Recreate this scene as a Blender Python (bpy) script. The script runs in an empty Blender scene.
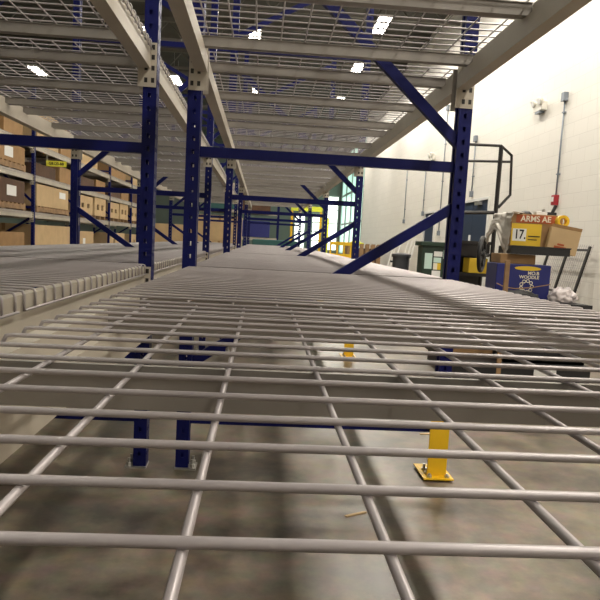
import bpy, bmesh, math, random
from mathutils import Vector, Matrix, noise
random.seed(7)
SC = bpy.context.scene
COL = SC.collection
PI = math.pi
CAM_Z = .956

# ------------------------------------------------------------------ materials
def mat(name, col, rough=0.5, metal=0.0, var=0.0, vscale=8.0, col2=None, bump=0.0, bscale=40.0,
        emit=None, estr=0.0, trans=0.0, alpha=1.0, coat=0.0, spec=.5):
    m = bpy.data.materials.new(name); m.use_nodes = True
    nt = m.node_tree; b = nt.nodes['Principled BSDF']
    b.inputs['Base Color'].default_value = (*col, 1)
    b.inputs['Roughness'].default_value = rough
    b.inputs['Metallic'].default_value = metal
    b.inputs['Specular IOR Level'].default_value = spec
    if coat: b.inputs['Coat Weight'].default_value = coat
    if trans: b.inputs['Transmission Weight'].default_value = trans
    if alpha < 1: b.inputs['Alpha'].default_value = alpha
    if emit:
        b.inputs['Emission Color'].default_value = (*emit, 1)
        b.inputs['Emission Strength'].default_value = estr
    tc = nt.nodes.new('ShaderNodeTexCoord')
    if var > 0 or col2:
        n = nt.nodes.new('ShaderNodeTexNoise'); n.inputs['Scale'].default_value = vscale
        n.inputs['Detail'].default_value = 5
        nt.links.new(tc.outputs['Object'], n.inputs['Vector'])
        r = nt.nodes.new('ShaderNodeValToRGB')
        c2 = col2 or tuple(max(0, c*(1-var)) for c in col)
        r.color_ramp.elements[0].position = .35; r.color_ramp.elements[1].position = .65
        r.color_ramp.elements[0].color = (*c2, 1); r.color_ramp.elements[1].color = (*col, 1)
        nt.links.new(n.outputs['Fac'], r.inputs['Fac'])
        nt.links.new(r.outputs['Color'], b.inputs['Base Color'])
    if bump > 0:
        n2 = nt.nodes.new('ShaderNodeTexNoise'); n2.inputs['Scale'].default_value = bscale
        nt.links.new(tc.outputs['Object'], n2.inputs['Vector'])
        bp = nt.nodes.new('ShaderNodeBump'); bp.inputs['Strength'].default_value = bump
        bp.inputs['Distance'].default_value = .01
        nt.links.new(n2.outputs['Fac'], bp.inputs['Height'])
        nt.links.new(bp.outputs['Normal'], b.inputs['Normal'])
    return m

M = {}
M['blue'] = mat('navy_rack_paint', (.002, .005, .10), .45, var=.25, vscale=6, spec=.25)
M['cream'] = mat('cream_beam_paint', (.52, .47, .39), .45, var=.12, vscale=5)
M['wire'] = mat('grey_powder_coated_wire', (.47, .43, .435), .38, metal=.25, var=.1, vscale=4)
M['channel'] = mat('galvanised_deck_channel', (.34, .315, .285), .5, metal=.3, var=.15, vscale=7)
M['steel'] = mat('zinc_steel', (.55, .54, .52), .35, metal=.8)
M['yellow'] = mat('safety_yellow_paint', (.85, .52, .01), .4, var=.08, vscale=10)
M['limeyellow'] = mat('lime_yellow_paint', (.72, .78, .04), .5)
M['black'] = mat('black_steel_paint', (.018, .015, .014), .4)
M['blackplastic'] = mat('black_plastic', (.014, .014, .016), .5, bump=.1)
M['greyplastic'] = mat('dark_grey_plastic', (.045, .048, .055), .55)
M['green'] = mat('dark_green_paint', (.012, .035, .02), .5, var=.3, vscale=5)
M['cardboard'] = mat('pale_cardboard', (.58, .41, .22), .8, var=.12, vscale=5, bump=.05)
M['cardboard2'] = mat('brown_cardboard', (.36, .21, .09), .8, var=.2, vscale=5)
M['darkcard'] = mat('dark_brown_board', (.11, .055, .03), .8, var=.3, vscale=6)
M['wood'] = mat('pallet_wood', (.36, .22, .11), .8, var=.35, vscale=9)
M['palewood'] = mat('pale_plywood', (.62, .44, .24), .75, var=.15, vscale=6)
M['white'] = mat('white_paper', (.8, .8, .78), .7)
M['palegreen'] = mat('pale_green_paper', (.55, .72, .66), .7)
M['whiteboard'] = mat('white_painted_board', (.75, .74, .7), .6)
M['red'] = mat('red_plastic', (.35, .02, .03), .4)
M['redprint'] = mat('red_print', (.40, .08, .02), .6)
M['whiteprint'] = mat('cream_print', (.8, .75, .6), .6)
M['yellowprint'] = mat('yellow_print', (.75, .5, .03), .6)
M['blackprint'] = mat('black_print', (.01, .01, .01), .6)
M['navycard'] = mat('navy_printed_carton', (.012, .018, .16), .45, var=.1)
M['greybox'] = mat('grey_conduit_metal', (.22, .25, .29), .45, metal=.3)
M['doorblue'] = mat('dark_blue_door_paint', (.006, .022, .06), .5, var=.1, vscale=3)
M['doorframe'] = mat('white_door_frame', (.7, .7, .68), .5)
M['lampbody'] = mat('white_lamp_housing', (.75, .73, .66), .4)
M['lens'] = mat('lamp_lens', (.8, .8, .8), .15, emit=(1, .95, .85), estr=.3)
M['tube'] = mat('fluorescent_tube', (1, 1, 1), .4, emit=(1, .93, .82), estr=30)
M['housing'] = mat('fixture_housing', (.6, .6, .58), .5)
M['wrap'] = mat('stretch_film', (.58, .53, .47), .35, alpha=.7, bump=.5, bscale=25)
M['bag'] = mat('clear_plastic_bag', (.75, .68, .68), .25, alpha=.75, bump=.6, bscale=30)
M['teal'] = mat('dark_teal_bin', (.02, .09, .09), .5)
M['ceiling'] = mat('dark_roof_deck', (.10, .10, .09), .8, var=.2, vscale=2)
M['joist'] = mat('roof_joist_paint', (.16, .15, .13), .6)
M['winframe'] = mat('window_frame_metal', (.35, .42, .4), .5)
M['pane'] = mat('bright_green_tinted_pane', (.3, .5, .42), .2, emit=(.58, .92, .76), estr=1.1)
M['panewhite'] = mat('bright_daylight_pane', (.5, .5, .5), .2, emit=(.95, 1, .88), estr=3.2)
M['signyellow'] = mat('yellow_sign_face', (.9, .85, .08), .5)
M['farwall'] = mat('grey_green_wall', (.20, .23, .20), .7)

def wall_mat(name, base, mortar):
    m = bpy.data.materials.new(name); m.use_nodes = True
    nt = m.node_tree; b = nt.nodes['Principled BSDF']; b.inputs['Roughness'].default_value = .45
    tc = nt.nodes.new('ShaderNodeTexCoord'); sp = nt.nodes.new('ShaderNodeSeparateXYZ')
    cb = nt.nodes.new('ShaderNodeCombineXYZ')
    nt.links.new(tc.outputs['Object'], sp.inputs[0])
    ad = nt.nodes.new('ShaderNodeMath'); ad.operation = 'ADD'
    nt.links.new(sp.outputs['X'], ad.inputs[0]); nt.links.new(sp.outputs['Y'], ad.inputs[1])
    nt.links.new(ad.outputs[0], cb.inputs['X']); nt.links.new(sp.outputs['Z'], cb.inputs['Y'])
    br = nt.nodes.new('ShaderNodeTexBrick')
    br.inputs['Scale'].default_value = 1; br.inputs['Brick Width'].default_value = .41
    br.inputs['Row Height'].default_value = .205; br.inputs['Mortar Size'].default_value = .006
    br.inputs['Mortar Smooth'].default_value = .4
    br.inputs['Color1'].default_value = (*base, 1)
    br.inputs['Color2'].default_value = (*[c*.965 for c in base], 1)
    br.inputs['Mortar'].default_value = (*mortar, 1)
    nt.links.new(cb.outputs[0], br.inputs['Vector'])
    nt.links.new(br.outputs['Color'], b.inputs['Base Color'])
    bp = nt.nodes.new('ShaderNodeBump'); bp.inputs['Strength'].default_value = .3; bp.inputs['Distance'].default_value = .004
    iv = nt.nodes.new('ShaderNodeMath'); iv.operation = 'SUBTRACT'; iv.inputs[0].default_value = 1
    nt.links.new(br.outputs['Fac'], iv.inputs[1]); nt.links.new(iv.outputs[0], bp.inputs['Height'])
    nt.links.new(bp.outputs['Normal'], b.inputs['Normal'])
    return m
M['block'] = wall_mat('white_painted_block', (.82, .79, .73), (.72, .69, .635))

def floor_mat():
    m = bpy.data.materials.new('sealed_concrete'); m.use_nodes = True
    nt = m.node_tree; b = nt.nodes['Principled BSDF']
    tc = nt.nodes.new('ShaderNodeTexCoord')
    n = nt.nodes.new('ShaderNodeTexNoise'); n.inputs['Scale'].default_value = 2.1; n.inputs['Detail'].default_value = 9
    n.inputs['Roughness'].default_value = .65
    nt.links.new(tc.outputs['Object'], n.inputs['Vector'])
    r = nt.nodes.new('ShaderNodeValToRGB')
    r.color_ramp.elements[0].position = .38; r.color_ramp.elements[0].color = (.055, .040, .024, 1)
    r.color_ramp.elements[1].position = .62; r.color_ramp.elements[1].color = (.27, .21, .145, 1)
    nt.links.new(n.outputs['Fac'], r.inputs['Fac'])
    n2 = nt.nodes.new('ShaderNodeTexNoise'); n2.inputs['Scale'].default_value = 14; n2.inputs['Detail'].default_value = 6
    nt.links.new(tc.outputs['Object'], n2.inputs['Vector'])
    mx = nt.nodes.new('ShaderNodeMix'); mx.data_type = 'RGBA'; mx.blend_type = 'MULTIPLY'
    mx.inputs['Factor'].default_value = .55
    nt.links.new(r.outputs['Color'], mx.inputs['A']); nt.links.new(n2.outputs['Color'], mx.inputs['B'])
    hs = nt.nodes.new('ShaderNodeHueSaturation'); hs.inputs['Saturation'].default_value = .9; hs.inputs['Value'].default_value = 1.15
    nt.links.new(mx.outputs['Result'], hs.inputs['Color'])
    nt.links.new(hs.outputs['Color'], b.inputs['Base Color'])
    rr = nt.nodes.new('ShaderNodeMapRange'); rr.inputs['To Min'].default_value = .22; rr.inputs['To Max'].default_value = .5
    nt.links.new(n.outputs['Fac'], rr.inputs['Value']); nt.links.new(rr.outputs[0], b.inputs['Roughness'])
    return m
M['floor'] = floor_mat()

# ------------------------------------------------------------------ helpers
class MB:
    def __init__(s): s.v = []; s.f = []
    def box(s, lo, hi, mtx=None):
        x0, y0, z0 = lo; x1, y1, z1 = hi
        vs = [Vector(p) for p in ((x0,y0,z0),(x1,y0,z0),(x1,y1,z0),(x0,y1,z0),(x0,y0,z1),(x1,y0,z1),(x1,y1,z1),(x0,y1,z1))]
        if mtx: vs = [mtx @ v for v in vs]
        b = len(s.v); s.v += vs
        s.f += [[b+i for i in q] for q in ((0,3,2,1),(4,5,6,7),(0,1,5,4),(1,2,6,5),(2,3,7,6),(3,0,4,7))]
        return s
    def bar(s, p, q, w, h, up=(0,1,0)):
        p = Vector(p); q = Vector(q); d = (q-p); L = d.length; d.normalize()
        u = Vector(up); a = d.cross(u).normalized(); u = a.cross(d).normalized()
        m = Matrix((( a.x,u.x,d.x,p.x),(a.y,u.y,d.y,p.y),(a.z,u.z,d.z,p.z),(0,0,0,1)))
        return s.box((-w/2,-h/2,0),(w/2,h/2,L), m)
    def tube(s, pts, r, n=8, closed=False):
        pts = [Vector(p) for p in pts]; b = len(s.v); N = len(pts); prev = None
        for i, p in enumerate(pts):
            if closed: d = pts[(i+1) % N]-pts[i-1]
            elif i == 0: d = pts[1]-p
            elif i == N-1: d = p-pts[-2]
            else: d = (pts[i+1]-p).normalized()+(p-pts[i-1]).normalized()
            d.normalize()
            if prev is None:
                a = d.cross(Vector((0,0,1)))
                if a.length < .1: a = d.cross(Vector((1,0,0)))
            else: a = prev-d*prev.dot(d)
            a.normalize(); prev = a; c = d.cross(a)
            for k in range(n):
                t = 2*PI*k/n; s.v.append(p+a*math.cos(t)*r+c*math.sin(t)*r)
        for i in range(N if closed else N-1):
            for k in range(n):
                i2 = (i+1) % N
                s.f.append([b+i*n+k, b+i*n+(k+1)%n, b+i2*n+(k+1)%n, b+i2*n+k])
        if not closed:
            s.f.append([b+k for k in range(n)][::-1]); s.f.append([b+(N-1)*n+k for k in range(n)])
        return s
    def prism(s, prof, y0, y1):           # profile in x,z extruded along y
        b = len(s.v); n = len(prof)
        for y in (y0, y1):
            for x, z in prof: s.v.append(Vector((x, y, z)))
        s.f.append([b+i for i in range(n)]); s.f.append([b+n+i for i in range(n)][::-1])
        for i in range(n):
            j = (i+1) % n; s.f.append([b+j, b+i, b+n+i, b+n+j])
        return s
    def lathe(s, prof, n=24, c=(0,0,0)):
        b = len(s.v); N = len(prof)
        for r, z in prof:
            for k in range(n):
                t = 2*PI*k/n; s.v.append(Vector((c[0]+r*math.cos(t), c[1]+r*math.sin(t), c[2]+z)))
        for i in range(N-1):
            for k in range(n):
                s.f.append([b+i*n+k, b+i*n+(k+1)%n, b+(i+1)*n+(k+1)%n, b+(i+1)*n+k])
        s.f.append([b+k for k in range(n)][::-1]); s.f.append([b+(N-1)*n+k for k in range(n)])
        return s
    def build(s, name, m, parent=None, loc=(0,0,0), smooth=False, bevel=0, rot=None):
        me = bpy.data.meshes.new(name); me.from_pydata([tuple(v) for v in s.v], [], s.f)
        bm = bmesh.new(); bm.from_mesh(me)
        bmesh.ops.recalc_face_normals(bm, faces=bm.faces); bm.to_mesh(me); bm.free()
        me.materials.append(m)
        if smooth:
            for p in me.polygons: p.use_smooth = True
        o = bpy.data.objects.new(name, me); COL.objects.link(o); o.location = loc
        if rot: o.rotation_euler = rot
        if parent: o.parent = parent
        if bevel:
            bv = o.modifiers.new('bevel', 'BEVEL'); bv.width = bevel; bv.segments = 2
        return o

def thing(name, label, cat, loc=(0,0,0), rz=0, group=None):
    o = bpy.data.objects.new(name, None); COL.objects.link(o); o.empty_display_size = .1
    o.location = loc; o.rotation_euler = (0,0,rz); o['label'] = label; o['category'] = cat
    if group: o['group'] = group
    return o
def tag(o, label, cat, group=None):
    o['label'] = label; o['category'] = cat
    if group: o['group'] = group
    return o
def kids(o, table=None):
    return [c for c in bpy.data.objects if c.parent == o]
CH = {}
def dup(root, loc, rz=0, label=None, group=None):
    if root.name not in CH:
        CH[root.name] = [(c, kids(c)) for c in kids(root)]
    r = root.copy(); COL.objects.link(r); r.location = loc; r.rotation_euler = (0,0,rz)
    if label: r['label'] = label
    if group: r['group'] = group
    for c, gs in CH[root.name]:
        d = c.copy(); COL.objects.link(d); d.parent = r
        for g in gs:
            e = g.copy(); COL.objects.link(e); e.parent = d
    return r
class Proto:                              # first use moves the prototype itself, later uses copy it
    def __init__(s, root): s.root = root; s.used = False
    def put(s, loc, rz, label, group=None):
        if not s.used:
            s.used = True
            s.root.location = loc; s.root.rotation_euler = (0,0,rz); s.root['label'] = label
            if group: s.root['group'] = group
            return s.root
        return dup(s.root, loc, rz, label, group)
def struct(o): o['kind'] = 'structure'; return o
def text(name, body, size, m, parent, loc, rot, thick=.001, sx=1.0):
    cu = bpy.data.curves.new(name, 'FONT'); cu.body = body; cu.size = size; cu.extrude = thick
    cu.align_x = 'CENTER'; cu.align_y = 'CENTER'; cu.offset = size*.02
    t = bpy.data.objects.new(name, cu); COL.objects.link(t)
    me = bpy.data.meshes.new_from_object(t.evaluated_get(bpy.context.evaluated_depsgraph_get()))
    bpy.data.objects.remove(t); me.name = name
    me.materials.clear(); me.materials.append(m)
    o = bpy.data.objects.new(name, me); COL.objects.link(o); o.location = loc; o.rotation_euler = rot
    o.scale = (sx, 1, 1)
    if parent: o.parent = parent
    return o

# ------------------------------------------------------------------ room
XR, XL, YB, YF, H = 4.4, -12.0, -6.0, 38.0, 6.8
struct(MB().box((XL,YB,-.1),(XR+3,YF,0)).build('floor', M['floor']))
struct(MB().box((XL,YB,H),(XR+3,YF,H+.1)).build('ceiling', M['ceiling']))
struct(MB().box((XL-.1,YB,0),(XL,YF,H)).build('wall_left', M['farwall']))
struct(MB().box((XL,YB-.1,0),(XR+3,YB,H)).build('wall_back', M['block']))
# right wall with two door openings and a glazed stretch at its far end
D1 = (12.85, 14.9, 2.02); D2 = (16.9, 18.0, 1.92)
WY0, WY1 = 29.6, 38.0
w = MB()
w.box((XR,YB,0),(XR+.2,D1[0],H)).box((XR,D1[0],D1[2]),(XR+.2,D1[1],H)).box((XR,D1[1],0),(XR+.2,D2[0],H))
w.box((XR,D2[0],D2[2]),(XR+.2,D2[1],H)).box((XR,D2[1],0),(XR+.2,WY0,H))
struct(w.build('wall_right', M['block']))
fw = MB().box((XL,YF,0),(XR+3,YF+.1,H))
struct(fw.build('wall_far', M['farwall']))
# glazed stretch of the right wall
gl = struct(MB().box((XR,WY0,0),(XR+.12,WY1,.35)).box((XR,WY0,5.8),(XR+.12,WY1,H)).build('wall_glazed', M['farwall']))
k = 1
yy = WY0
while yy < WY1-.3:
    y1 = min(yy+2.05, WY1)
    f = MB()
    f.box((XR-.02,yy,.35),(XR+.1,yy+.1,5.8)).box((XR-.02,y1-.1,.35),(XR+.1,y1,5.8))
    for z in (.35, 1.95, 3.5, 5.7): f.box((XR-.02,yy+.1,z),(XR+.1,y1-.1,z+.1))
    wn = struct(f.build('window_%d' % k, M['winframe']))
    MB().box((XR+.03,yy+.1,.45),(XR+.05,y1-.1,5.7)).build('pane', M['pane'], wn)
    k += 1; yy += 2.05
# far wall windows (bright dock openings)
for (x0, x1, z0, z1) in ((1.75,2.45,.5,2.5),(2.75,3.3,.5,2.6),(3.6,4.3,.5,3.6),(.55,1.45,3.0,3.7)):
    f = MB()
    for a in (x0, x1-.08): f.box((a,YF-.06,z0),(a+.08,YF,z1))
    n = 4
    for i in range(n+1):
        z = z0+(z1-z0-.06)*i/n; f.box((x0+.08,YF-.06,z),(x1-.08,YF,z+.06))
    wn = struct(f.build('window_%d' % k, M['winframe']))
    MB().box((x0+.08,YF-.03,z0),(x1-.08,YF-.01,z1)).build('pane', M['panewhite'], wn)
    k += 1
# doors
def door(n, y0, y1, leaves, T=2.02):
    fr = MB().box((XR-.03,y0-.0,0),(XR+.1,y0+.05,T)).box((XR-.03,y1-.05,0),(XR+.1,y1,T)).box((XR-.03,y0+.05,T-.05),(XR+.1,y1-.05,T))
    d = struct(fr.build('door_%d' % n, M['doorframe']))
    L = (y1-y0-.1)/leaves
    for i in range(leaves):
        a = y0+.05+i*L
        lf = MB().box((XR+.0,a+.004,.01),(XR+.045,a+L-.004,T-.05)).build('door_leaf', M['doorblue'], d)
        hy = a+L-.12 if i == 0 else a+.12
        h = MB().box((XR-.012,hy-.04,.92),(XR,hy+.04,1.12)); h.tube([(XR-.045,hy,1.0),(XR-.045,hy-.1,1.0)], .01).tube([(XR-.045,hy,1.0),(XR,hy,1.0)], .01)
        h.build('door_handle', M['steel'], lf)
    return d
d1 = door(1, D1[0], D1[1], 2); door(2, D2[0], D2[1], 1, 1.92)
MB().box((XR-.004,13.9,1.02),(XR-.001,14.04,1.28)).build('door_notice', M['white'], d1)
cl = MB().box((XR-.07,13.3,1.88),(XR-.001,13.6,1.95)).build('door_closer', M['steel'], d1)
# roof joists
j = MB()
for y in range(-5, 38, 3):
    j.box((XL,y-.05,H-.12),(XR+3,y+.05,H)); j.box((XL,y-.04,H-.62),(XR+3,y+.04,H-.55))
    x = XL
    while x < XR+2.5:
        j.bar((x,y,H-.58),(x+.4,y,H-.1),.025,.025); j.bar((x+.4,y,H-.1),(x+.8,y,H-.58),.025,.025); x += .8
struct(j.build('trim_1', M['joist']))

# ------------------------------------------------------------------ ceiling lights
def make_fixture():
    t = thing('ceiling_light', 'x', 'light')
    MB().box((-.16,-.62,0),(.16,.62,.05)).build('housing', M['housing'], t)
    for x in (-.1, 0, .1): MB().tube([(x,-.58,-.03),(x,.58,-.03)], .018, 8).build('fluorescent_tube', M['tube'], t)
    for y in (-.5, .5): MB().tube([(0,y,.05),(0,y,.75)], .006, 6).build('hanger', M['steel'], t)
    return t
P = Proto(make_fixture())
LIGHTS = []
rows = {2.55: ('over the aisle beside the white wall', [-3, .8, 4.6, 8.4, 12.2, 16, 20, 24.5, 29]),
        -3.1: ('over the aisle of cartons', [-2, 3, 8, 13, 18, 23, 28]),
        -7.6: ('beyond the rack of cartons', [5, 11, 17, 23]),
        -.42: ('over the flue between the two racks', [6.5, 11.5, 17.5, 24])}
nth = ['nearest', 'second', 'third', 'fourth', 'fifth', 'sixth', 'seventh', 'eighth', 'ninth', 'tenth', 'eleventh']
for x, (w_, ys) in rows.items():
    for i, y in enumerate(ys):
        P.put((x,y,6.05), 0, '%s white fluorescent ceiling light %s' % (nth[i], w_), 'fluorescent lights '+w_)
        LIGHTS.append((x, y))
POW = {2.55: 160, -3.1: 20, -7.6: 16, -.42: 7}
for i, (x, y) in enumerate(LIGHTS):
    ld = bpy.data.lights.new('fluorescent_light', 'AREA'); ld.shape = 'RECTANGLE'; ld.size = .3; ld.size_y = 1.15
    ld.energy = POW[x]; ld.color = (1, .93, .82) if x > 0 else (.93, 1, .82)
    lo = bpy.data.objects.new('fluorescent_light', ld); COL.objects.link(lo); lo.location = (x, y, 5.99)

# ------------------------------------------------------------------ racking
DEP = 1.118; PIT = 2.836; FY = 2.687; INS = .026; BD = DEP-2*INS
def make_post():                           # outer web at x=0, open side towards +x
    m = MB(); T = .0035; top = 3.3; pitch = .0508
    W = .064; D = .052; hw = .012; hh = .018
    # web (plane x) with two hole columns
    cols = (-.016, .016)
    edges = [-W/2] 
    for c in cols: edges += [c-hw/2, c+hw/2]
    edges.append(W/2)
    for i in (0, 2, 4): m.box((0,edges[i],0),(T,edges[i+1],top))
    def bars(fn):
        z = 0; n = int(top/pitch)
        prev = 0
        for k in range(n):
            zc = .06+k*pitch
            fn(prev, zc-hh/2); prev = zc+hh/2
        fn(prev, top)
    for c in cols: bars(lambda a, b: m.box((0,c-hw/2,a),(T,c+hw/2,b)))
    for s in (-1, 1):
        ya, yb = sorted((s*W/2, s*(W/2-T)))
        xc = .028
        m.box((T,ya,0),(xc-hw/2,yb,top)); m.box((xc+hw/2,ya,0),(D,yb,top))
        bars(lambda a, b: m.box((xc-hw/2,ya,a),(xc+hw/2,yb,b)))
        yc, yd = sorted((s*(W/2-T), s*(W/2-.02)))
        m.box((D-T,yc,0),(D,yd,top))       # return lips
    return m
def make_upright():                        # posts at x=0..  and x=DEP ; braces: diagonal drops from +x post
    t = thing('rack_upright', 'x', 'upright')
    a = make_post().build('post', M['blue'], t)
    b = bpy.data.objects.new('post', a.data); COL.objects.link(b); b.parent = t
    b.location = (DEP,0,0); b.rotation_euler = (0,0,PI)
    x0, x1 = .03, DEP-.03
    def brace(name, za, zb):
        m = MB(); p = (x0,0,za); q = (x1,0,zb)
        m.bar(p, q, .030 if za < .21 else .040, .030)
        m.build(name, M['blue'], t)
    for z in (.205, 1.284, 2.45, 3.2): brace('horizontal_brace', z, z)
    brace('diagonal_brace', .43, 1.13); brace('diagonal_brace', 2.33, 1.37); brace('diagonal_brace', 2.54, 3.12)
    for x, s in ((.026, -1), (DEP-.026, 1)):
        f = MB().box((x-.028-(.03 if s > 0 else 0),-.040,0),(x+.028+(.03 if s < 0 else 0),.040,.008)).build('foot_plate', M['steel'], t)
        for y in (-.024, .024):
            bb = MB().tube([(x-s*.043,y,.008),(x-s*.043,y,.04)], .006, 8).tube([(x-s*.043,y,.008),(x-s*.043,y,.022)], .011, 6)
            bb.build('anchor_bolt', M['steel'], f)
    return t
UP = Proto(make_upright())

BL = PIT-.064                               # clear beam length
def make_beam():                            # outer face x=0, step towards +x, top z=0, runs y=0..BL
    t = thing('rack_beam', 'x', 'beam')
    MB().prism([(0,0),(.028,0),(.028,-.036),(.046,-.036),(.046,-.095),(0,-.095)], .004, BL-.004).build('beam_tube', M['cream'], t)
    for y, s in ((0, 1), (BL, -1)):
        m = MB()
        ya, yb = sorted((y, y+s*.004))
        m.box((-.024,ya,-.165),(.046,yb,-.001))              # plate against the post's flange
        p = m.build('end_connector', M['cream'], t)
        h = MB()
        for xx in (-.011, .015):
            for zz in (-.018, -.055, -.095, -.14):
                h.box((xx-.006,ya-.001,zz-.009),(xx+.006,yb+.001,zz+.009))
        h.build('rivet_slot', M['black'], p)
    return t
BM = Proto(make_beam())

DL = (BL-.022)/2                              # deck length along the beam
def make_deck(chan=(.17,.715,1.26), y_first=.035, sp=.0635, x_first=None, n=None):
    t = thing('wire_deck', 'x', 'wire deck')
    m = MB(); r = .0027; zt = .0025
    y = y_first; ys = []
    while y < DL-.005: ys.append(y); y += sp
    for y in ys:                            # cross wires, bent down over both beams
        m.tube([(-.004,y,-.037),(-.004,y,-.006),(-.0005,y,zt-.001),(.006,y,zt),(BD-.006,y,zt),(BD+.0005,y,zt-.001),(BD+.004,y,-.006),(BD+.004,y,-.037)], r, 6)
    xs = []
    x = x_first if x_first is not None else .06
    while x > .05: x -= .087
    x += .087 if x < .02 else 0
    while x < BD-.02: xs.append(x); x += .087
    for x in xs: m.tube([(x,ys[0]-.008,zt-2*r),(x,ys[-1]+.008,zt-2*r)], r, 6)
    for x in (-.004-2*r+.001, BD+.004+2*r-.001): m.tube([(x,ys[0]-.004,-.034),(x,ys[-1]+.004,-.034)], r, 6)
    m.build('wire_mesh', M['wire'], t, smooth=True)
    for c in chan:
        u = MB(); w2 = .017; d = .004; zb = zt-3*r-.036; z1 = zt-3*r
        u.prism([(0,0)]*3, 0, 0) if False else None
        u.box((.032,c-w2,zb),(BD-.032,c-w2+d/2,z1)); u.box((.032,c+w2-d/2,zb),(BD-.032,c+w2,z1))
        u.box((.032,c-w2+d/2,zb),(BD-.032,c+w2-d/2,zb+d/2))
        u.box((.032,c-w2-.005,z1-d/2),(BD-.032,c-w2,z1)); u.box((.032,c+w2,z1-d/2),(BD-.032,c+w2+.005,z1))
        u.build('support_channel', M['channel'], t)
    return t
DK = Proto(make_deck())

bayname = ['nearest bay', 'second bay', 'third bay', 'fourth bay', 'fifth bay', 'sixth bay']
def rack_row(x0, flip, ys, ltops, rowname, lvl, sides, special=None):
    for i, y in enumerate(ys):
        lab = 'navy steel upright frame, %s along %s' % (nth[i], rowname)
        if flip: UP.put((x0+DEP,y,0), PI, lab, 'upright frames of '+rowname)
        else: UP.put((x0,y,0), 0, lab, 'upright frames of '+rowname)
    x1 = x0+INS
    for i, yf in enumerate(ys[:-1]):
        y = yf+.032
        for zt, ln in zip(ltops, lvl):
            g = 'beams of '+rowname
            BM.put((x1,y,zt), 0, 'cream beam on %s of %s, %s, %s' % (sides[0], rowname, ln, bayname[i]), g)
            BM.put((x1+BD,y+BL,zt), PI, 'cream beam on %s of %s, %s, %s' % (sides[1], rowname, ln, bayname[i]), g)
            for h in (0, 1):
                yy = y+.005+h*(DL+.006)
                lab = 'grey wire deck on %s, %s, %s, %s half' % (rowname, ln, bayname[i], ('nearer', 'farther')[h])
                if special == (i, ln, h):
                    NEAR.location = (x1,yy,zt+.0055); NEAR['label'] = lab; NEAR['group'] = 'wire decks of '+rowname
                else:
                    DK.put((x1,yy,zt+.0055), 0, lab, 'wire decks of '+rowname)
XA = -.311; XB = -1.548
Z1, Z2, Z3 = .824, 1.676, 2.56
LV = ['lowest level', 'middle level', 'top level']; LV2 = ['lower level', 'upper level']
ROWY = [FY+PIT*k for k in range(-1, 5)]
ydeck0 = ROWY[0]+.032+.005
ph = (.3226-ydeck0) % .0635
xf = (-.0267-(XA+INS)) % .087
NEAR = make_deck(chan=(.17,.643-ydeck0,1.26), y_first=ph if ph > .012 else ph+.0635, x_first=xf)
rack_row(XA, False, ROWY, (Z1,Z2), 'the right empty rack', LV2, ('the flue side','the aisle side'), special=(0,'lower level',0))
rack_row(XB, True, ROWY, (Z1,Z2), 'the left empty rack', LV2, ('the aisle side','the flue side'))
XC = -3.9-DEP
CY = [11.72+2.836*k for k in range(-1, 5)]
CZ1, CZ2, CZ3 = 1.20, 1.83, 2.36
rack_row(XC, False, CY, (CZ1,CZ2,CZ3), 'the carton rack', LV, ('the far side','the aisle side'))

# column guards on the aisle posts
def make_guard():
    t = thing('column_guard', 'x', 'post guard')
    m = MB()
    m.box((-.040,-.050,.008),(.032,-.042,.33)); m.box((.032,-.050,.008),(.040,.05,.33))
    m.build('guard_angle', M['yellow'], t)
    p = MB()
    p.v += [Vector(v) for v in ((-.062,-.087,.0085),(.064,-.087,.0085),(.064,.10,.0085),(-.062,.10,.0085),(-.062,-.087,.014),(.064,-.087,.014),(.064,.10,.014),(-.062,.10,.014))]
    p.f += [[3,2,1,0],[4,5,6,7],[0,1,5,4],[1,2,6,5],[2,3,7,6],[3,0,4,7]]
    pl = p.build('base_plate', M['yellow'], t)
    for x, y in ((-.035,-.068),(.04,-.068)):
        bb = MB().tube([(x,y,.014),(x,y,.024)], .011, 6).tube([(x,y,.022),(x,y,.030)], .006, 8)
        bb.build('anchor_bolt', M['steel'], pl)
    return t
GD = Proto(make_guard())
for i in range(4):
    GD.put((XA+DEP-.034,FY+PIT*i,.0), 0, 'yellow steel post guard bolted to the floor, %s along the right aisle' % nth[i], 'yellow post guards along the aisle')

# ------------------------------------------------------------------ cartons on the far left rack
def pallet(x, y, z, lx, ly, label, group, m='wood'):
    t = thing('pallet', label, 'pallet', (x,y,z), 0, group)
    d = MB()
    n = max(4, int(ly/.16))
    for i in range(n):
        a = -ly/2+i*(ly-.09)/(n-1); d.box((-lx/2,a,.095),(lx/2,a+.09,.113))
    d.build('deck_boards', M[m], t)
    for sx in (-1, 0, 1): MB().box((sx*(lx/2-.03)-.03,-ly/2,.018),(sx*(lx/2-.03)+.03,ly/2,.095)).build('stringer', M[m], t)
    for a in (-ly/2, -.05, ly/2-.1): MB().box((-lx/2,a,0),(lx/2,a+.1,.018)).build('bottom_board', M[m], t)
    return t
def carton(x, y, z, lx, ly, lz, label, group=None, m='cardboard', note=None, name='carton', tape=True, rz=0):
    t = thing(name, label, 'box', (x,y,z), rz, group)
    MB().box((-lx/2,-ly/2,0),(lx/2,ly/2,lz)).build('carton_body', M[m], t, bevel=.006)
    if tape:
        q = MB().box((-.03,-ly/2-.001,lz),(.03,ly/2+.001,lz+.001)).box((-.03,-ly/2-.0015,lz-.12),(.03,-ly/2,lz+.001))
        q.build('packing_tape', M['cardboard2' if m == 'cardboard' else 'cardboard'], t)
    if note:
        a, b, h1, h2 = note
        MB().box((lx/2+.001,a,h1),(lx/2+.003,b,h2)).build('shipping_label', M['white'], t)
    return t
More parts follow.
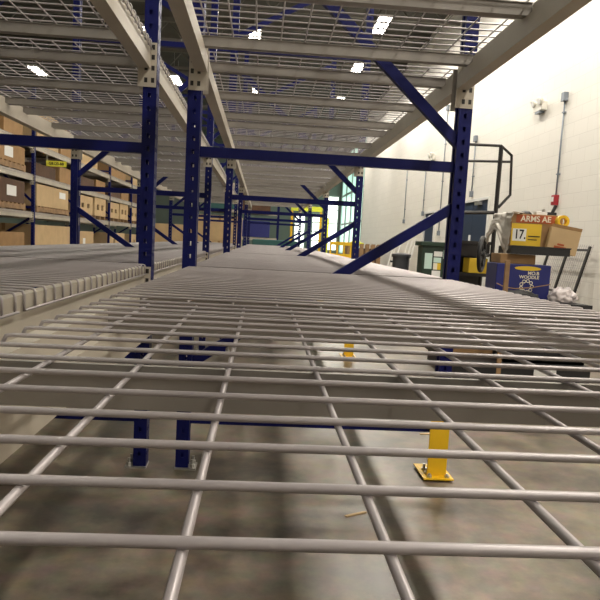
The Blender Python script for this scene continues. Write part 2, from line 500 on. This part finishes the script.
def crate(x, y, z, lx, ly, lz, label, group=None, m='palewood', slots=2):
    t = thing('wooden_crate', label, 'crate', (x,y,z), 0, group)
    MB().box((-lx/2+.03,-ly/2+.03,.02),(lx/2-.05,ly/2-.03,lz-.03)).build('inner_load', M['darkcard'], t)
    s_ = MB(); n = slots+1; wd = (ly-slots*.22)/n
    for i in range(n):
        a = -ly/2+i*(wd+.22); s_.box((lx/2-.03,a,.14),(lx/2,a+wd,lz-.14))
    s_.box((lx/2-.03,-ly/2,0),(lx/2,ly/2,.14)).box((lx/2-.03,-ly/2,lz-.14),(lx/2,ly/2,lz))
    s_.box((-lx/2,-ly/2,0),(-lx/2+.02,ly/2,lz)).box((-lx/2+.02,-ly/2,0),(lx/2-.03,-ly/2+.02,lz)).box((-lx/2+.02,ly/2-.02,0),(lx/2-.03,ly/2,lz))
    s_.build('crate_panels', M[m], t)
    f = MB()
    for a in (-ly/2+.02, -.04, ly/2-.1): f.box((-lx/2,a,-.08),(lx/2,a+.08,0))
    f.build('skid_blocks', M['wood'], t)
    MB().box((-lx/2,-ly/2,lz),(lx/2,ly/2,lz+.02)).build('lid', M[m], t)
    return t
xc = XC+DEP/2
g = 'pallets on the carton rack'
S1, S2, S3 = CZ1+.012, CZ2+.012, CZ3+.012
W_ = 1.0
def on_pallet(y, z, ly, lz, label, plabel, m, note=None):
    pallet(xc, y, z, W_, ly, plabel, g)
    carton(xc, y, z+.114, W_-.02, ly-.04, lz, label, m=m, note=note)
on_pallet(12.95, 0, 2.3, .88, 'long pale carton on a floor pallet, nearest on the carton rack', 'wooden pallet on the floor under the long pale carton', 'cardboard')
on_pallet(10.6, 0, 1.7, .74, 'brown carton on a floor pallet at the left edge of the photo', 'wooden pallet on the floor under the brown carton at the left edge', 'cardboard2')
on_pallet(15.4, 0, 1.3, .80, 'pale labelled carton on a floor pallet in the second bay of cartons', 'wooden pallet on the floor under the labelled pale carton', 'cardboard', (-.3,-.1,.4,.65))
crate(xc, 18.6, .085, 1.0, 1.9, .80, 'pale wooden crate on the floor, nearer of two in the carton rack')
crate(xc, 21.4, .085, 1.0, 1.9, .78, 'pale wooden crate on the floor, farther of two in the carton rack')
on_pallet(10.45, S1, 2.0, .36, 'dark brown carton with a white label on the lowest shelf at the left edge', 'wooden pallet on the lowest shelf under the dark brown carton', 'darkcard', (.2,.6,.10,.26))
on_pallet(12.98, S1, 1.95, .385, 'large pale carton with a white label on the lowest shelf', 'wooden pallet on the lowest shelf under the large pale carton', 'cardboard', (.35,.75,.2,.32))
cr = [(15.25,1.2),(16.6,1.1),(18.1,1.2),(19.4,1.1),(20.9,1.2),(22.25,1.1)]
for i, (y, l) in enumerate(cr):
    crate(xc, y, S1+.085, 1.0, l, .38+.03*(i % 2), '%s pale slotted crate along the lowest shelf of the carton rack' % nth[i], 'slotted crates on the lowest shelf', slots=2)
on_pallet(10.75, S2, 1.4, .27, 'square tan carton with a white label on the middle shelf at the left edge', 'wooden pallet on the middle shelf under the tan carton', 'cardboard2', (-.2,.15,.06,.22))
for i, (y, l, h) in enumerate(((12.5,1.1,.22),(13.7,.8,.3),(15.3,1.3,.26),(16.6,.9,.3),(18.2,1.3,.25),(19.5,1.0,.3),(21.2,1.8,.28))):
    carton(xc, y, S2, W_, l, h, '%s low brown carton along the middle shelf of the carton rack' % nth[i], 'low cartons on the middle shelf', m='darkcard' if i % 2 == 0 else 'cardboard2')
for i, (y, l, h, mm) in enumerate(((9.7,1.2,.6,'cardboard'),(10.9,.8,.5,'cardboard2'),(12.6,1.2,.6,'cardboard'),(13.8,.9,.52,'cardboard2'),(15.5,1.5,.5,'cardboard'),(18.6,1.8,.45,'cardboard2'),(21.4,1.8,.5,'cardboard'))):
    carton(xc, y, S3, W_, l, h, '%s tall tan carton along the top shelf of the carton rack' % nth[i], 'tall cartons on the top shelf', m=mm)
sg = thing('location_sign', 'small yellow location sign hanging below the top beam of the carton rack', 'sign', (-3.93, 12.4, 2.10))
pallet(-1.05, 17.0, 0, 1.1, 1.1, 'wooden pallet under the stacked tan cartons past the left rack', 'pallets past the racks')
carton(-1.05, 17.0, .114, 1.05, 1.0, .74, 'tan carton on a pallet past the left rack, lower of two')
carton(-1.05, 17.0, .856, 1.05, 1.0, .62, 'tan carton stacked past the left rack, upper of two')
crate(-2.3, 17.2, .085, 1.0, 1.1, 1.1, 'tall pale crate on the floor left of the stacked tan cartons')
bx = MB().box((-.6,-.5,0),(.6,.5,.95)).build('storage_bin', M['teal'], loc=(.35,18.2,.0), bevel=.02)
tag(bx, 'dark teal storage bin past the far end of the right rack', 'bin')
# cross rack at the back, with dark load
for i, (x, y) in enumerate(((-2.3,23),(-2.3+PIT,23))):
    UP.put((x,y,0), PI/2, 'distant navy upright frame of the cross rack, %s' % ('left one','right one')[i], 'upright frames of the cross rack')
for zt, ln in ((1.0,'lower'),(1.9,'upper'),(2.8,'topmost')):
    b_ = BM.put((-2.268+BL,23+INS,zt), PI/2, 'cream beam of the distant cross rack, %s' % ln, 'beams of the cross rack')
    BM.put((-2.268,23+DEP-INS,zt), -PI/2, 'rear cream beam of the distant cross rack, %s' % ln, 'beams of the cross rack')
for i, (x, zt, h, mm) in enumerate(((-1.6,1.01,.6,'cardboard2'),(-.3,1.01,.55,'navycard'),(-1.5,1.91,.6,'teal'),(-.3,1.91,.62,'darkcard'))):
    carton(x, 23.57, zt+.005, 1.1, 1.16, h, ['brown carton on the lower beams of the distant cross rack','navy carton on the lower beams of the distant cross rack','teal carton on the upper beams of the distant cross rack','dark brown carton on the upper beams of the distant cross rack'][i], m=mm, tape=False)

# sign on the aisle side of the carton rack, facing down the aisle
MB().box((0,-.006,-.05),(.36,0,.05)).build('sign_plate', M['signyellow'], sg)
text('sign_text', 'GB123-BB', .066, M['blackprint'], sg, (.18,-.0075,0), (PI/2,0,0), .0008, .95)
MB().box((.0,.0,-.03),(.025,.006,.158)).build('sign_bracket', M['steel'], sg)

# ------------------------------------------------------------------ things along the right wall
# emergency lights
def emerg(y, z, label):
    t = thing('emergency_light', label, 'light', (XR,y,z))
    MB().box((-.09,-.16,-.07),(.004,.16,.07)).build('battery_case', M['lampbody'], t, bevel=.01)
    for s in (-1, 1):
        h = MB().lathe([(.02,0),(.045,.02),(.062,.06),(.062,.075)], 20)
        o = h.build('lamp_head', M['lampbody'], t, smooth=True, loc=(-.06,s*.13,.09), rot=(0,-PI*.62,0))
        MB().lathe([(.052,.0755),(.052,.080)], 20).build('lamp_lens', M['lens'], o)
        MB().tube([(-.05,s*.11,.06),(-.06,s*.13,.095)], .012).build('swivel', M['greybox'], t)
    MB().box((-.09,-.09,-.105),(-.01,.09,-.072)).build('lower_cover', M['greybox'], t)
emerg(10.72, 3.30, 'twin-headed white emergency light high on the wall near the grey conduit')
emerg(17.5, 3.31, 'smaller-looking twin-headed emergency light far along the wall above the second door')
def conduit(y, z0, z1, label, top=True, bot='red'):
    t = thing('wall_conduit', label, 'conduit', (XR,y,0))
    MB().tube([(-.025,0,z0),(-.025,0,z1)], .0125, 10).build('pipe', M['greybox'], t, smooth=True)
    z = z0+.3
    while z < z1: MB().box((-.042,-.03,z),(0,.03,z+.02)).build('pipe_strap', M['greybox'], t); z += .9
    if top: MB().box((-.07,-.05,z1),(0,.05,z1+.13)).build('junction_box', M['greybox'], t, bevel=.006)
    if bot == 'red':
        b = MB().box((-.07,-.06,z0-.15),(0,.06,z0)).build('alarm_box', M['red'], t, bevel=.006)
        MB().box((-.078,-.03,z0-.10),(-.07,.03,z0-.03)).build('alarm_lever', M['white'], b)
    elif bot:
        MB().box((-.06,-.05,z0-.12),(0,.05,z0)).build('switch_box', M['greybox'], t, bevel=.006)
conduit(9.87, 1.85, 3.22, 'grey vertical conduit on the white wall ending in a red alarm box')
conduit(14.0, 2.2, 3.22, 'grey vertical conduit on the wall above the blue double door', bot='box')
conduit(16.4, 1.40, 4.31, 'long thin conduit between the two blue doors ending in a switch box', bot='box')
conduit(18.2, 1.95, 3.17, 'thin conduit under the far emergency light ending above the far door', top=False, bot='box')
conduit(20.6, 1.8, 3.3, 'thin far conduit on the wall beyond the far door', top=False, bot='box')

# wire decks leaning on the wall
def lean(label, ang, x, y, m, n):
    t = thing('leaning_wire_deck', label, 'wire deck', (x,y,.0))
    # local: x=0 plane bottom edge, rises along z leaning toward +x
    R = Matrix.Rotation(ang, 4, 'Y')
    a = MB(); Ly, Lz = 1.28, 1.15
    i = 0
    while i*.06 <= Ly: a.tube([R @ Vector((0,i*.06,.01)), R @ Vector((0,i*.06,Lz))], .0028, 5); i += 1
    i = 0
    while i*.10 <= Lz-.02: a.tube([R @ Vector((.006,0,.02+i*.1)), R @ Vector((.006,Ly,.02+i*.1))], .0028, 5); i += 1
    a.build('wire_mesh', M['wire'], t)
    for yy in (.04, .64, 1.24):
        c = MB(); c.box((-.03,yy-.022,.03),(-.004,yy+.022,Lz-.03), R); c.build('support_channel', M['black'], t)
    c = MB(); c.box((-.034,.1,.45),(-.03,Ly-.05,.48), R).box((-.034,.0,1.05),(-.03,Ly,1.08), R).build('cross_strip', M['black'], t)
lean('wire deck with a dark frame leaning against the white wall', math.radians(14), 4.06, 8.5, None, 0)

# black rolling work stand with a spoked wheel
t = thing('rolling_platform', 'black steel rolling stand with guard rails and shelves behind the aisle post', 'work platform', (0,0,0))
X0, X1, Y0, Y1 = 1.93, 2.29, 6.5, 6.80
for x in (X0, X1):
    for y in (Y0, Y1):
        MB().tube([(x,y,.1),(x,y,1.98 if y == Y0 else 1.05)], .022, 8).build('upright_tube', M['black'], t)
rl = MB().tube([(X0,Y0,1.98),(X1,Y0,1.985),(X1+.11,Y0,1.90),(X1+.13,Y0,1.52),(X1+.02,Y0,1.39)], .014, 8)
rl.tube([(X0,Y0,1.82),(X1+.12,Y0,1.84)], .012, 8).tube([(X0,Y0,1.32),(X1,Y0,1.34)], .018, 8)
rl.build('guard_rail', M['black'], t)
for i, z in enumerate((.16, .45, .70, 1.02)):
    MB().box((X0,Y0,z),(X1,Y1,z+.03)).build('shelf', M['black'], t)
MB().box((X0,Y1-.01,.2),(X1,Y1,1.02)).build('back_panel', M['black'], t)
MB().box((X0+.02,Y0+.02,.90),(X1-.02,Y0+.04,1.02)).build('front_panel', M['black'], t)
for x in (X0+.03, X1-.03):
    for y in (Y0+.04, Y1-.04):
        MB().tube([(x-.018,y,.05),(x+.018,y,.05)], .05, 14).build('caster', M['blackplastic'], t)
wc = Vector((2.085, 6.2, .925))
wh = MB()
R = Matrix.Rotation(math.radians(-28), 3, 'Z')
wp = [wc+R @ Vector((0,math.cos(a)*.15,math.sin(a)*.155)) for a in [2*PI*i/28 for i in range(28)]]
wh.tube(wp, .02, 8, closed=True)
for i in range(5):
    a = 2*PI*i/5+.3; wh.tube([wc, wc+R @ Vector((0,math.cos(a)*.15,math.sin(a)*.155))], .012, 6)
wh.tube([wc-R @ Vector((.03,0,0)), wc+R @ Vector((.03,0,0))], .03, 10).tube([wc, (2.26,Y0,.92)], .014, 8)
wh.build('spoked_wheel', M['blackplastic'], t, smooth=True)
carton(2.17, 6.63, .732, .19, .2, .15, 'small yellow carton on a shelf of the black rolling stand', m='yellowprint', tape=False, name='yellow_carton')

# the pile: low black skid, bin, navy carton, brown carton, tray, printed carton
t = thing('low_skid', 'low black skid on the floor carrying the pile of cartons, seen through the deck', 'skid', (1.98,5.15,0))
MB().box((-.53,-.42,.10),(.50,.45,.14)).build('skid_deck', M['blackplastic'], t)
MB().box((-.53,-.435,.0),(.50,-.42,.14)).build('front_board', M['blackplastic'], t)
for x in (-.5, -.05, .40): MB().box((x,-.42,0),(x+.08,.45,.10)).build('skid_runner', M['blackplastic'], t)
b = thing('storage_bin', 'black plastic bin on the low skid under the navy carton', 'bin', (2.16,5.17,.141))
m = MB(); lx, ly, hz = .62, .74, .455
m.box((-lx/2,-ly/2,0),(lx/2,-ly/2+.02,hz)).box((-lx/2,ly/2-.02,0),(lx/2,ly/2,hz)).box((-lx/2,-ly/2,0),(-lx/2+.02,ly/2,hz)).box((lx/2-.02,-ly/2,0),(lx/2,ly/2,hz)).box((-lx/2,-ly/2,0),(lx/2,ly/2,.02))
m.box((-lx/2+.02,-ly/2+.02,hz-.03),(lx/2-.02,ly/2-.02,hz-.001))
m.build('bin_walls', M['blackplastic'], b)
for i in range(5):
    x = -lx/2+.05+i*(lx-.1)/4; MB().box((x-.015,-ly/2-.012,.02),(x+.015,-ly/2,hz-.04)).build('rib', M['blackplastic'], b)
MB().box((-lx/2-.012,-ly/2-.015,hz-.04),(lx/2+.012,-ly/2,hz)).build('rim', M['blackplastic'], b)
carton(1.66, 5.2, .141, .34, .42, .28, 'golden brown carton on the left end of the low black skid', m='cardboard2')
tag(MB().box((2.05,4.712,.03),(2.22,4.7145,.11)).build('paper_slip', M['white']), 'white paper slip on the front edge of the low skid', 'paper')
ROT = math.radians(-6)
nv = thing('navy_carton', 'navy blue printed carton with a yellow oval and white lettering on the black bin', 'box', (2.03,5.15,.597), ROT)
MB().box((-.205,-.17,0),(.205,.17,.275)).build('carton_body', M['navycard'], nv, bevel=.005)
ov = MB()
for yv in (-.1725, -.1705):
    for i in range(24):
        a = 2*PI*i/24; ov.v.append(Vector((.03+math.cos(a)*.10, yv, .245+math.sin(a)*.017)))
ov.f.append(list(range(24))); ov.f.append(list(range(24, 48))[::-1])
for i in range(24): ov.f.append([i, (i+1) % 24, 24+(i+1) % 24, 24+i])
ov.build('oval_print', M['yellowprint'], nv)
text('lettering', 'MO.B', .036, M['whiteprint'], nv, (.075,-.1715,.209), (PI/2,0,0))
text('lettering', 'WOODLE', .034, M['whiteprint'], nv, (.045,-.1715,.178), (PI/2,0,0))
for i in range(9):
    a = 2*PI*i/9; c = Vector((.03+.042*math.cos(a), -.1715, .108+.042*math.sin(a)))
    rg = MB().tube([c+Vector((math.cos(q)*.012, 0, math.sin(q)*.012)) for q in [2*PI*k_/8 for k_ in range(8)]], .003, 4, closed=True)
    rg.build('ring_emblem', M['whiteprint'], nv)
tag(MB().tube([(1.80,4.955,.72),(1.87,4.958,.69),(1.95,4.958,.685),(2.08,4.945,.70),(2.21,4.935,.73)], .004, 6).build('packing_strap', M['cardboard2']), 'thin slack strap across the front of the navy carton', 'strap')
tag(MB().box((1.765,4.71,0),(1.80,4.728,.90)).build('wooden_batten', M['wood'], bevel=.003), 'upright wooden batten at the left front corner of the black bin', 'board')
carton(1.99, 5.17, .873, .27, .30, .074, 'flat brown carton between the navy carton and the black tray', m='cardboard2', tape=False, rz=ROT)
tr = thing('plastic_tray', 'black shallow tray under the yellow and red printed carton', 'tray', (2.14,5.15,.948), ROT)
q = MB().box((-.22,-.20,0),(.22,.20,.012)).box((-.22,-.20,.012),(.22,-.188,.06)).box((-.22,.188,.012),(.22,.20,.06)).box((-.22,-.188,.012),(-.208,.188,.06)).box((.208,-.188,.012),(.22,.188,.06))
q.build('tray_body', M['blackplastic'], tr)
MB().box((-.225,-.206,.054),(.225,-.20,.064)).build('tray_rim', M['blackplastic'], tr)
pc = thing('printed_carton', 'yellow and brown printed carton marked 17 with a red band on the black tray', 'box', (2.15,5.22,.9605), ROT)
MB().box((-.205,-.13,0),(.19,.12,.30)).build('carton_body', M['cardboard2'], pc, bevel=.005)
MB().box((-.20,-.133,.055),(.03,-.1305,.225)).build('yellow_panel', M['yellowprint'], pc)
MB().box((-.17,-.133,.232),(.13,-.1305,.292)).build('red_band', M['redprint'], pc)
text('lettering', 'ARMS AE', .062, M['whiteprint'], pc, (-.02,-.134,.262), (PI/2,0,0), .001, .95)
MB().box((-.19,-.1345,.09),(-.085,-.133,.185)).build('number_panel', M['white'], pc)
text('number_print', '17.', .10, M['blackprint'], pc, (-.132,-.1352,.138), (PI/2,0,0), .0006, .75)
MB().box((-.07,-.1345,.125),(.02,-.133,.133)).build('fine_print', M['blackprint'], pc)
MB().box((-.07,-.1345,.10),(.0,-.133,.107)).build('fine_print', M['blackprint'], pc)
def wrapfn(u, v):
    y = 5.07+v*.36
    if u < .2: x = 2.02-u/.2*.09; z = 1.268
    else:
        s_ = (u-.2)/.8; x = 1.928-.03*s_-.05*math.sin(s_*2.2)*v; z = 1.266-s_*(.24+.10*math.sin(v*5+1.5))
    n_ = noise.noise(Vector((u*6, v*5, 1.3))); n2_ = noise.noise(Vector((u*14, v*3, 4.3)))
    return (x-abs(n_)*.03-abs(n2_)*.012, y-.03*u+n_*.012, z+abs(n_)*.012)
m = MB(); nu, nw = 30, 20
for i in range(nu+1):
    for j_ in range(nw+1): m.v.append(Vector(wrapfn(i/nu, j_/nw)))
for i in range(nu):
    for j_ in range(nw):
        a = i*(nw+1)+j_; m.f.append([a, a+1, a+nw+2, a+nw+1])
o = m.build('plastic_film', M['wrap'], smooth=True)
sm = o.modifiers.new('thickness', 'SOLIDIFY'); sm.thickness = .002
tag(o, 'cloudy crumpled plastic film draped over the left side of the printed carton', 'plastic film')
def crumple(name, c, r, seed, m, label, cat):
    bm = bmesh.new(); bmesh.ops.create_icosphere(bm, subdivisions=4, radius=1)
    for v in bm.verts:
        p = v.co.copy(); n_ = noise.noise(p*2.2+Vector((seed,0,0)))*.35+noise.noise(p*5+Vector((0,seed,0)))*.2
        s_ = 1+n_; v.co = Vector((p.x*r[0]*s_, p.y*r[1]*s_, max(p.z*r[2]*s_, -r[2]*.55)))
    me = bpy.data.meshes.new(name); bm.to_mesh(me); bm.free(); me.materials.append(m)
    for p in me.polygons: p.use_smooth = True
    o = bpy.data.objects.new(name, me); COL.objects.link(o); o.location = c
    return tag(o, label, cat)
crumple('plastic_bag', (2.27,4.88,.64), (.08,.06,.065), 2.1, M['bag'], 'crumpled clear plastic bag on the bin, right of the navy carton', 'plastic bag')
crumple('plastic_bag', (2.375,5.02,.635), (.08,.10,.07), 7.7, M['bag'], 'rounder pinkish clear bag at the right end of the black bin', 'plastic bag')
crumple('black_bag', (1.95,4.87,.625), (.15,.05,.05), 4.4, M['blackplastic'], 'limp black plastic bag along the front edge of the bin', 'plastic bag')
sc_ = thing('open_carton', 'small tilted brown carton with a red mark at the right of the black tray', 'box', (2.275,5.0,.972))
sc_.rotation_euler = (0, math.radians(9), math.radians(-14))
MB().box((-.10,-.05,0),(.12,.05,.185)).build('carton_body', M['cardboard'], sc_, bevel=.004)
MB().box((-.10,-.0505,.185),(.12,-.046,.21)).build('open_flap', M['cardboard2'], sc_)
MB().box((-.05,-.0525,.03),(.04,-.0505,.05)).build('red_mark', M['redprint'], sc_)
MB().box((-.03,-.0525,.056),(.02,-.0505,.07)).build('red_mark', M['redprint'], sc_)
tp = MB(); n = 28
prof = [(.028,-.024),(.047,-.024),(.047,.024),(.028,.024)]
for i in range(n):
    a = 2*PI*i/n
    for r0, yy in prof: tp.v.append(Vector((math.cos(a)*r0, yy, math.sin(a)*r0)))
for i in range(n):
    for k_ in range(4):
        i2 = (i+1) % n
        tp.f.append([i*4+k_, i*4+(k_+1) % 4, i2*4+(k_+1) % 4, i2*4+k_])
tag(tp.build('tape_roll', M['yellow'], loc=(2.285,5.0,1.213)), 'yellow roll of tape standing on the small tilted carton', 'tape roll')
tg = thing('tape_gun', 'black tape dispenser on the right end of the printed carton', 'tape dispenser', (2.28,5.23,1.2615))
MB().box((-.05,-.02,0),(.05,.02,.03)).tube([(.02,0,.02),(.045,0,.085)], .014, 8).build('dispenser_body', M['blackplastic'], tg)
MB().box((-.055,-.02,.03),(-.045,.02,.05)).build('cutter', M['steel'], tg)
tag(MB().lathe([(.0,.0),(.05,.0),(.045,.014),(.03,.028),(.0,.032)], 20).build('round_cap', M['blackplastic'], loc=(2.09,5.24,1.2615), smooth=True), 'dark rounded cap lying on the left of the printed carton', 'cap')
tag(MB().box((-.045,-.03,0),(.045,.03,.024)).build('paper_pad', M['white'], loc=(2.18,5.17,1.2615), bevel=.003), 'small white paper pad on the middle of the printed carton', 'pad')

# green container with notices, waste bin, leaning boards, slatted crates
t = thing('green_container', 'dark green steel container covered with paper notices by the wall', 'container', (3.14,13.0,0))
MB().box((.04,0,0),(.82,.40,1.0)).build('container_body', M['green'], t)
MB().box((-.02,-.05,1.0),(.88,.45,1.085)).build('lid', M['green'], t, bevel=.01)
for (a, b_, c, d_, mm) in ((.09,.24,.55,.86,'palegreen'),(.27,.44,.80,.90,'white'),(.27,.42,.68,.78,'palegreen'),(.27,.35,.54,.67,'whiteprint'),(.35,.42,.54,.67,'yellowprint'),(.25,.42,.36,.52,'white'),(.46,.54,.76,.93,'palegreen'),(.50,.60,.52,.72,'palegreen')):
    MB().box((a,-.004,c),(b_,0,d_)).build('paper_notice', M[mm], t)
t = thing('waste_bin', 'dark grey wheeled waste bin against the wall left of the green container', 'bin', (3.1,14.6,0))
MB().lathe([(.16,.0),(.19,.72)], 24).build('bin_body', M['greyplastic'], t)
MB().lathe([(.21,.72),(.215,.76),(.21,.79),(.05,.82)], 24).build('bin_lid', M['greyplastic'], t)
MB().box((-.24,-.04,.60),(-.175,.04,.64)).build('handle', M['greyplastic'], t)
for i, (y, tilt, h, w_) in enumerate(((18.5,.05,1.2,.09),(18.9,.10,1.15,.12),(19.4,.03,1.2,.07),(20.4,.3,1.0,.12),(20.9,.25,1.25,.08),(21.4,.42,.95,.1))):
    m = MB(); m.bar((4.05,y,0.02),(4.33,y+tilt,h), .03, w_)
    tag(m.build('leaning_board', M['whiteboard']), '%s white painted board leaning against the wall past the waste bin' % nth[i], 'board', 'boards leaning on the wall')
for i, (x, y, h) in enumerate(((3.35,22.0,.98),(3.55,23.4,.95))):
    t = thing('slatted_crate', '%s brown slatted wooden crate by the wall past the leaning boards' % ('nearer', 'farther')[i], 'crate', (x,y,0), 0, 'slatted crates by the wall')
    m = MB()
    for k_ in range(6): m.box((-.55+k_*.19,-.5,.1),(-.55+k_*.19+.13,-.48,h))
    for k_ in range(5): m.box((-.57,-.48+k_*.2,.1),(-.55,-.48+k_*.2+.14,h))
    m.build('slats', M['wood'], t)
    MB().box((-.5,-.45,.1),(.5,.45,h-.15)).build('inner_load', M['darkcard'], t)
    MB().box((-.55,-.5,0),(.55,.5,.1)).build('skid', M['wood'], t)
crumple('hi_vis_vest', (3.1,21.9,.95), (.24,.2,.11), 3.3, M['limeyellow'], 'crumpled lime yellow vest lying on the nearer slatted crate', 'vest')
# yellow guarding at the far end
tag(MB().tube([(1.82,19.0,0),(1.82,19.0,1.65)], .07, 16).build('safety_bollard', M['limeyellow'], smooth=True), 'tall lime yellow safety bollard past the end of the right rack', 'bollard')
t = thing('safety_barrier', 'yellow railed safety barrier on the floor by the green windows', 'barrier', (2.2,19.5,0))
for x in (-.2, 0, .2, .4): MB().box((x,0,0),(x+.05,.05,1.0)).build('barrier_post', M['yellow'], t)
for z in (.2, .55, .9): MB().box((-.2,-.03,z),(.45,0,z+.1)).build('barrier_rail', M['yellow'], t)
t = thing('dock_gate_frame', 'yellow painted overhead gate frame in front of the far bright openings', 'gate', (0,30,0))
for x in (1.25, 2.55): MB().box((x,0,0),(x+.1,.15,2.3)).build('gate_post', M['yellow'], t)
MB().box((1.25,-.02,2.3),(2.65,.17,2.52)).build('gate_header', M['limeyellow'], t)

# small scraps on the floor
for i, (x, y, r0, L) in enumerate(((.38,1.95+.3,.5,.09),(.92,3.3,.2,.12),(.75,1.98,-.4,.07),(.05,2.5,1.2,.06))):
    s_ = MB(); s_.box((-L/2,-.006,0.0002),(L/2,.006,.004))
    tag(s_.build('floor_scrap', M['cardboard'], loc=(x,y,0), rot=(0,0,r0)), '%s thin straw-coloured scrap on the concrete under the deck' % ('largest','farthest','tiny nearest','left-hand')[i], 'scrap', 'scraps on the floor')

# ------------------------------------------------------------------ world, camera
wd_ = bpy.data.worlds.new('world'); SC.world = wd_; wd_.use_nodes = True
bg = wd_.node_tree.nodes['Background']; bg.inputs[0].default_value = (.8,.85,.8,1); bg.inputs[1].default_value = .02

F = 663.0
PY = 315.76                                                  # the print is a crop, so the lens axis sits a little low
cam = bpy.data.cameras.new('camera'); cam.sensor_width = 36; cam.sensor_fit = 'HORIZONTAL'
cam.lens = F*36/600; cam.shift_y = (PY-300)/600; cam.clip_start = .01; cam.clip_end = 200
co = bpy.data.objects.new('camera', cam); COL.objects.link(co)
VX, VY, ROLL = 261.84, 239.08, .0543
fwd = Vector(((VX-300)/F, -(VY-PY)/F, -1)).normalized()     # world +Y in camera axes
sr, cr_ = math.sin(ROLL), math.cos(ROLL)
uz = (fwd.x*sr+fwd.y*cr_)/(-fwd.z)
upc = Vector((sr, cr_, uz)).normalized()                     # world +Z in camera axes
rt = fwd.cross(upc).normalized()                             # world +X
R = Matrix((rt, fwd, upc))                                   # rows: world axes in camera coords -> maps camera to world
co.matrix_world = Matrix.Translation((0,0,CAM_Z)) @ R.to_4x4()
SC.camera = co
SC.view_settings.view_transform = 'Standard'; SC.view_settings.look = 'None'
SC.view_settings.exposure = 0.0; SC.view_settings.gamma = 1; SC.view_settings.use_curve_mapping = False
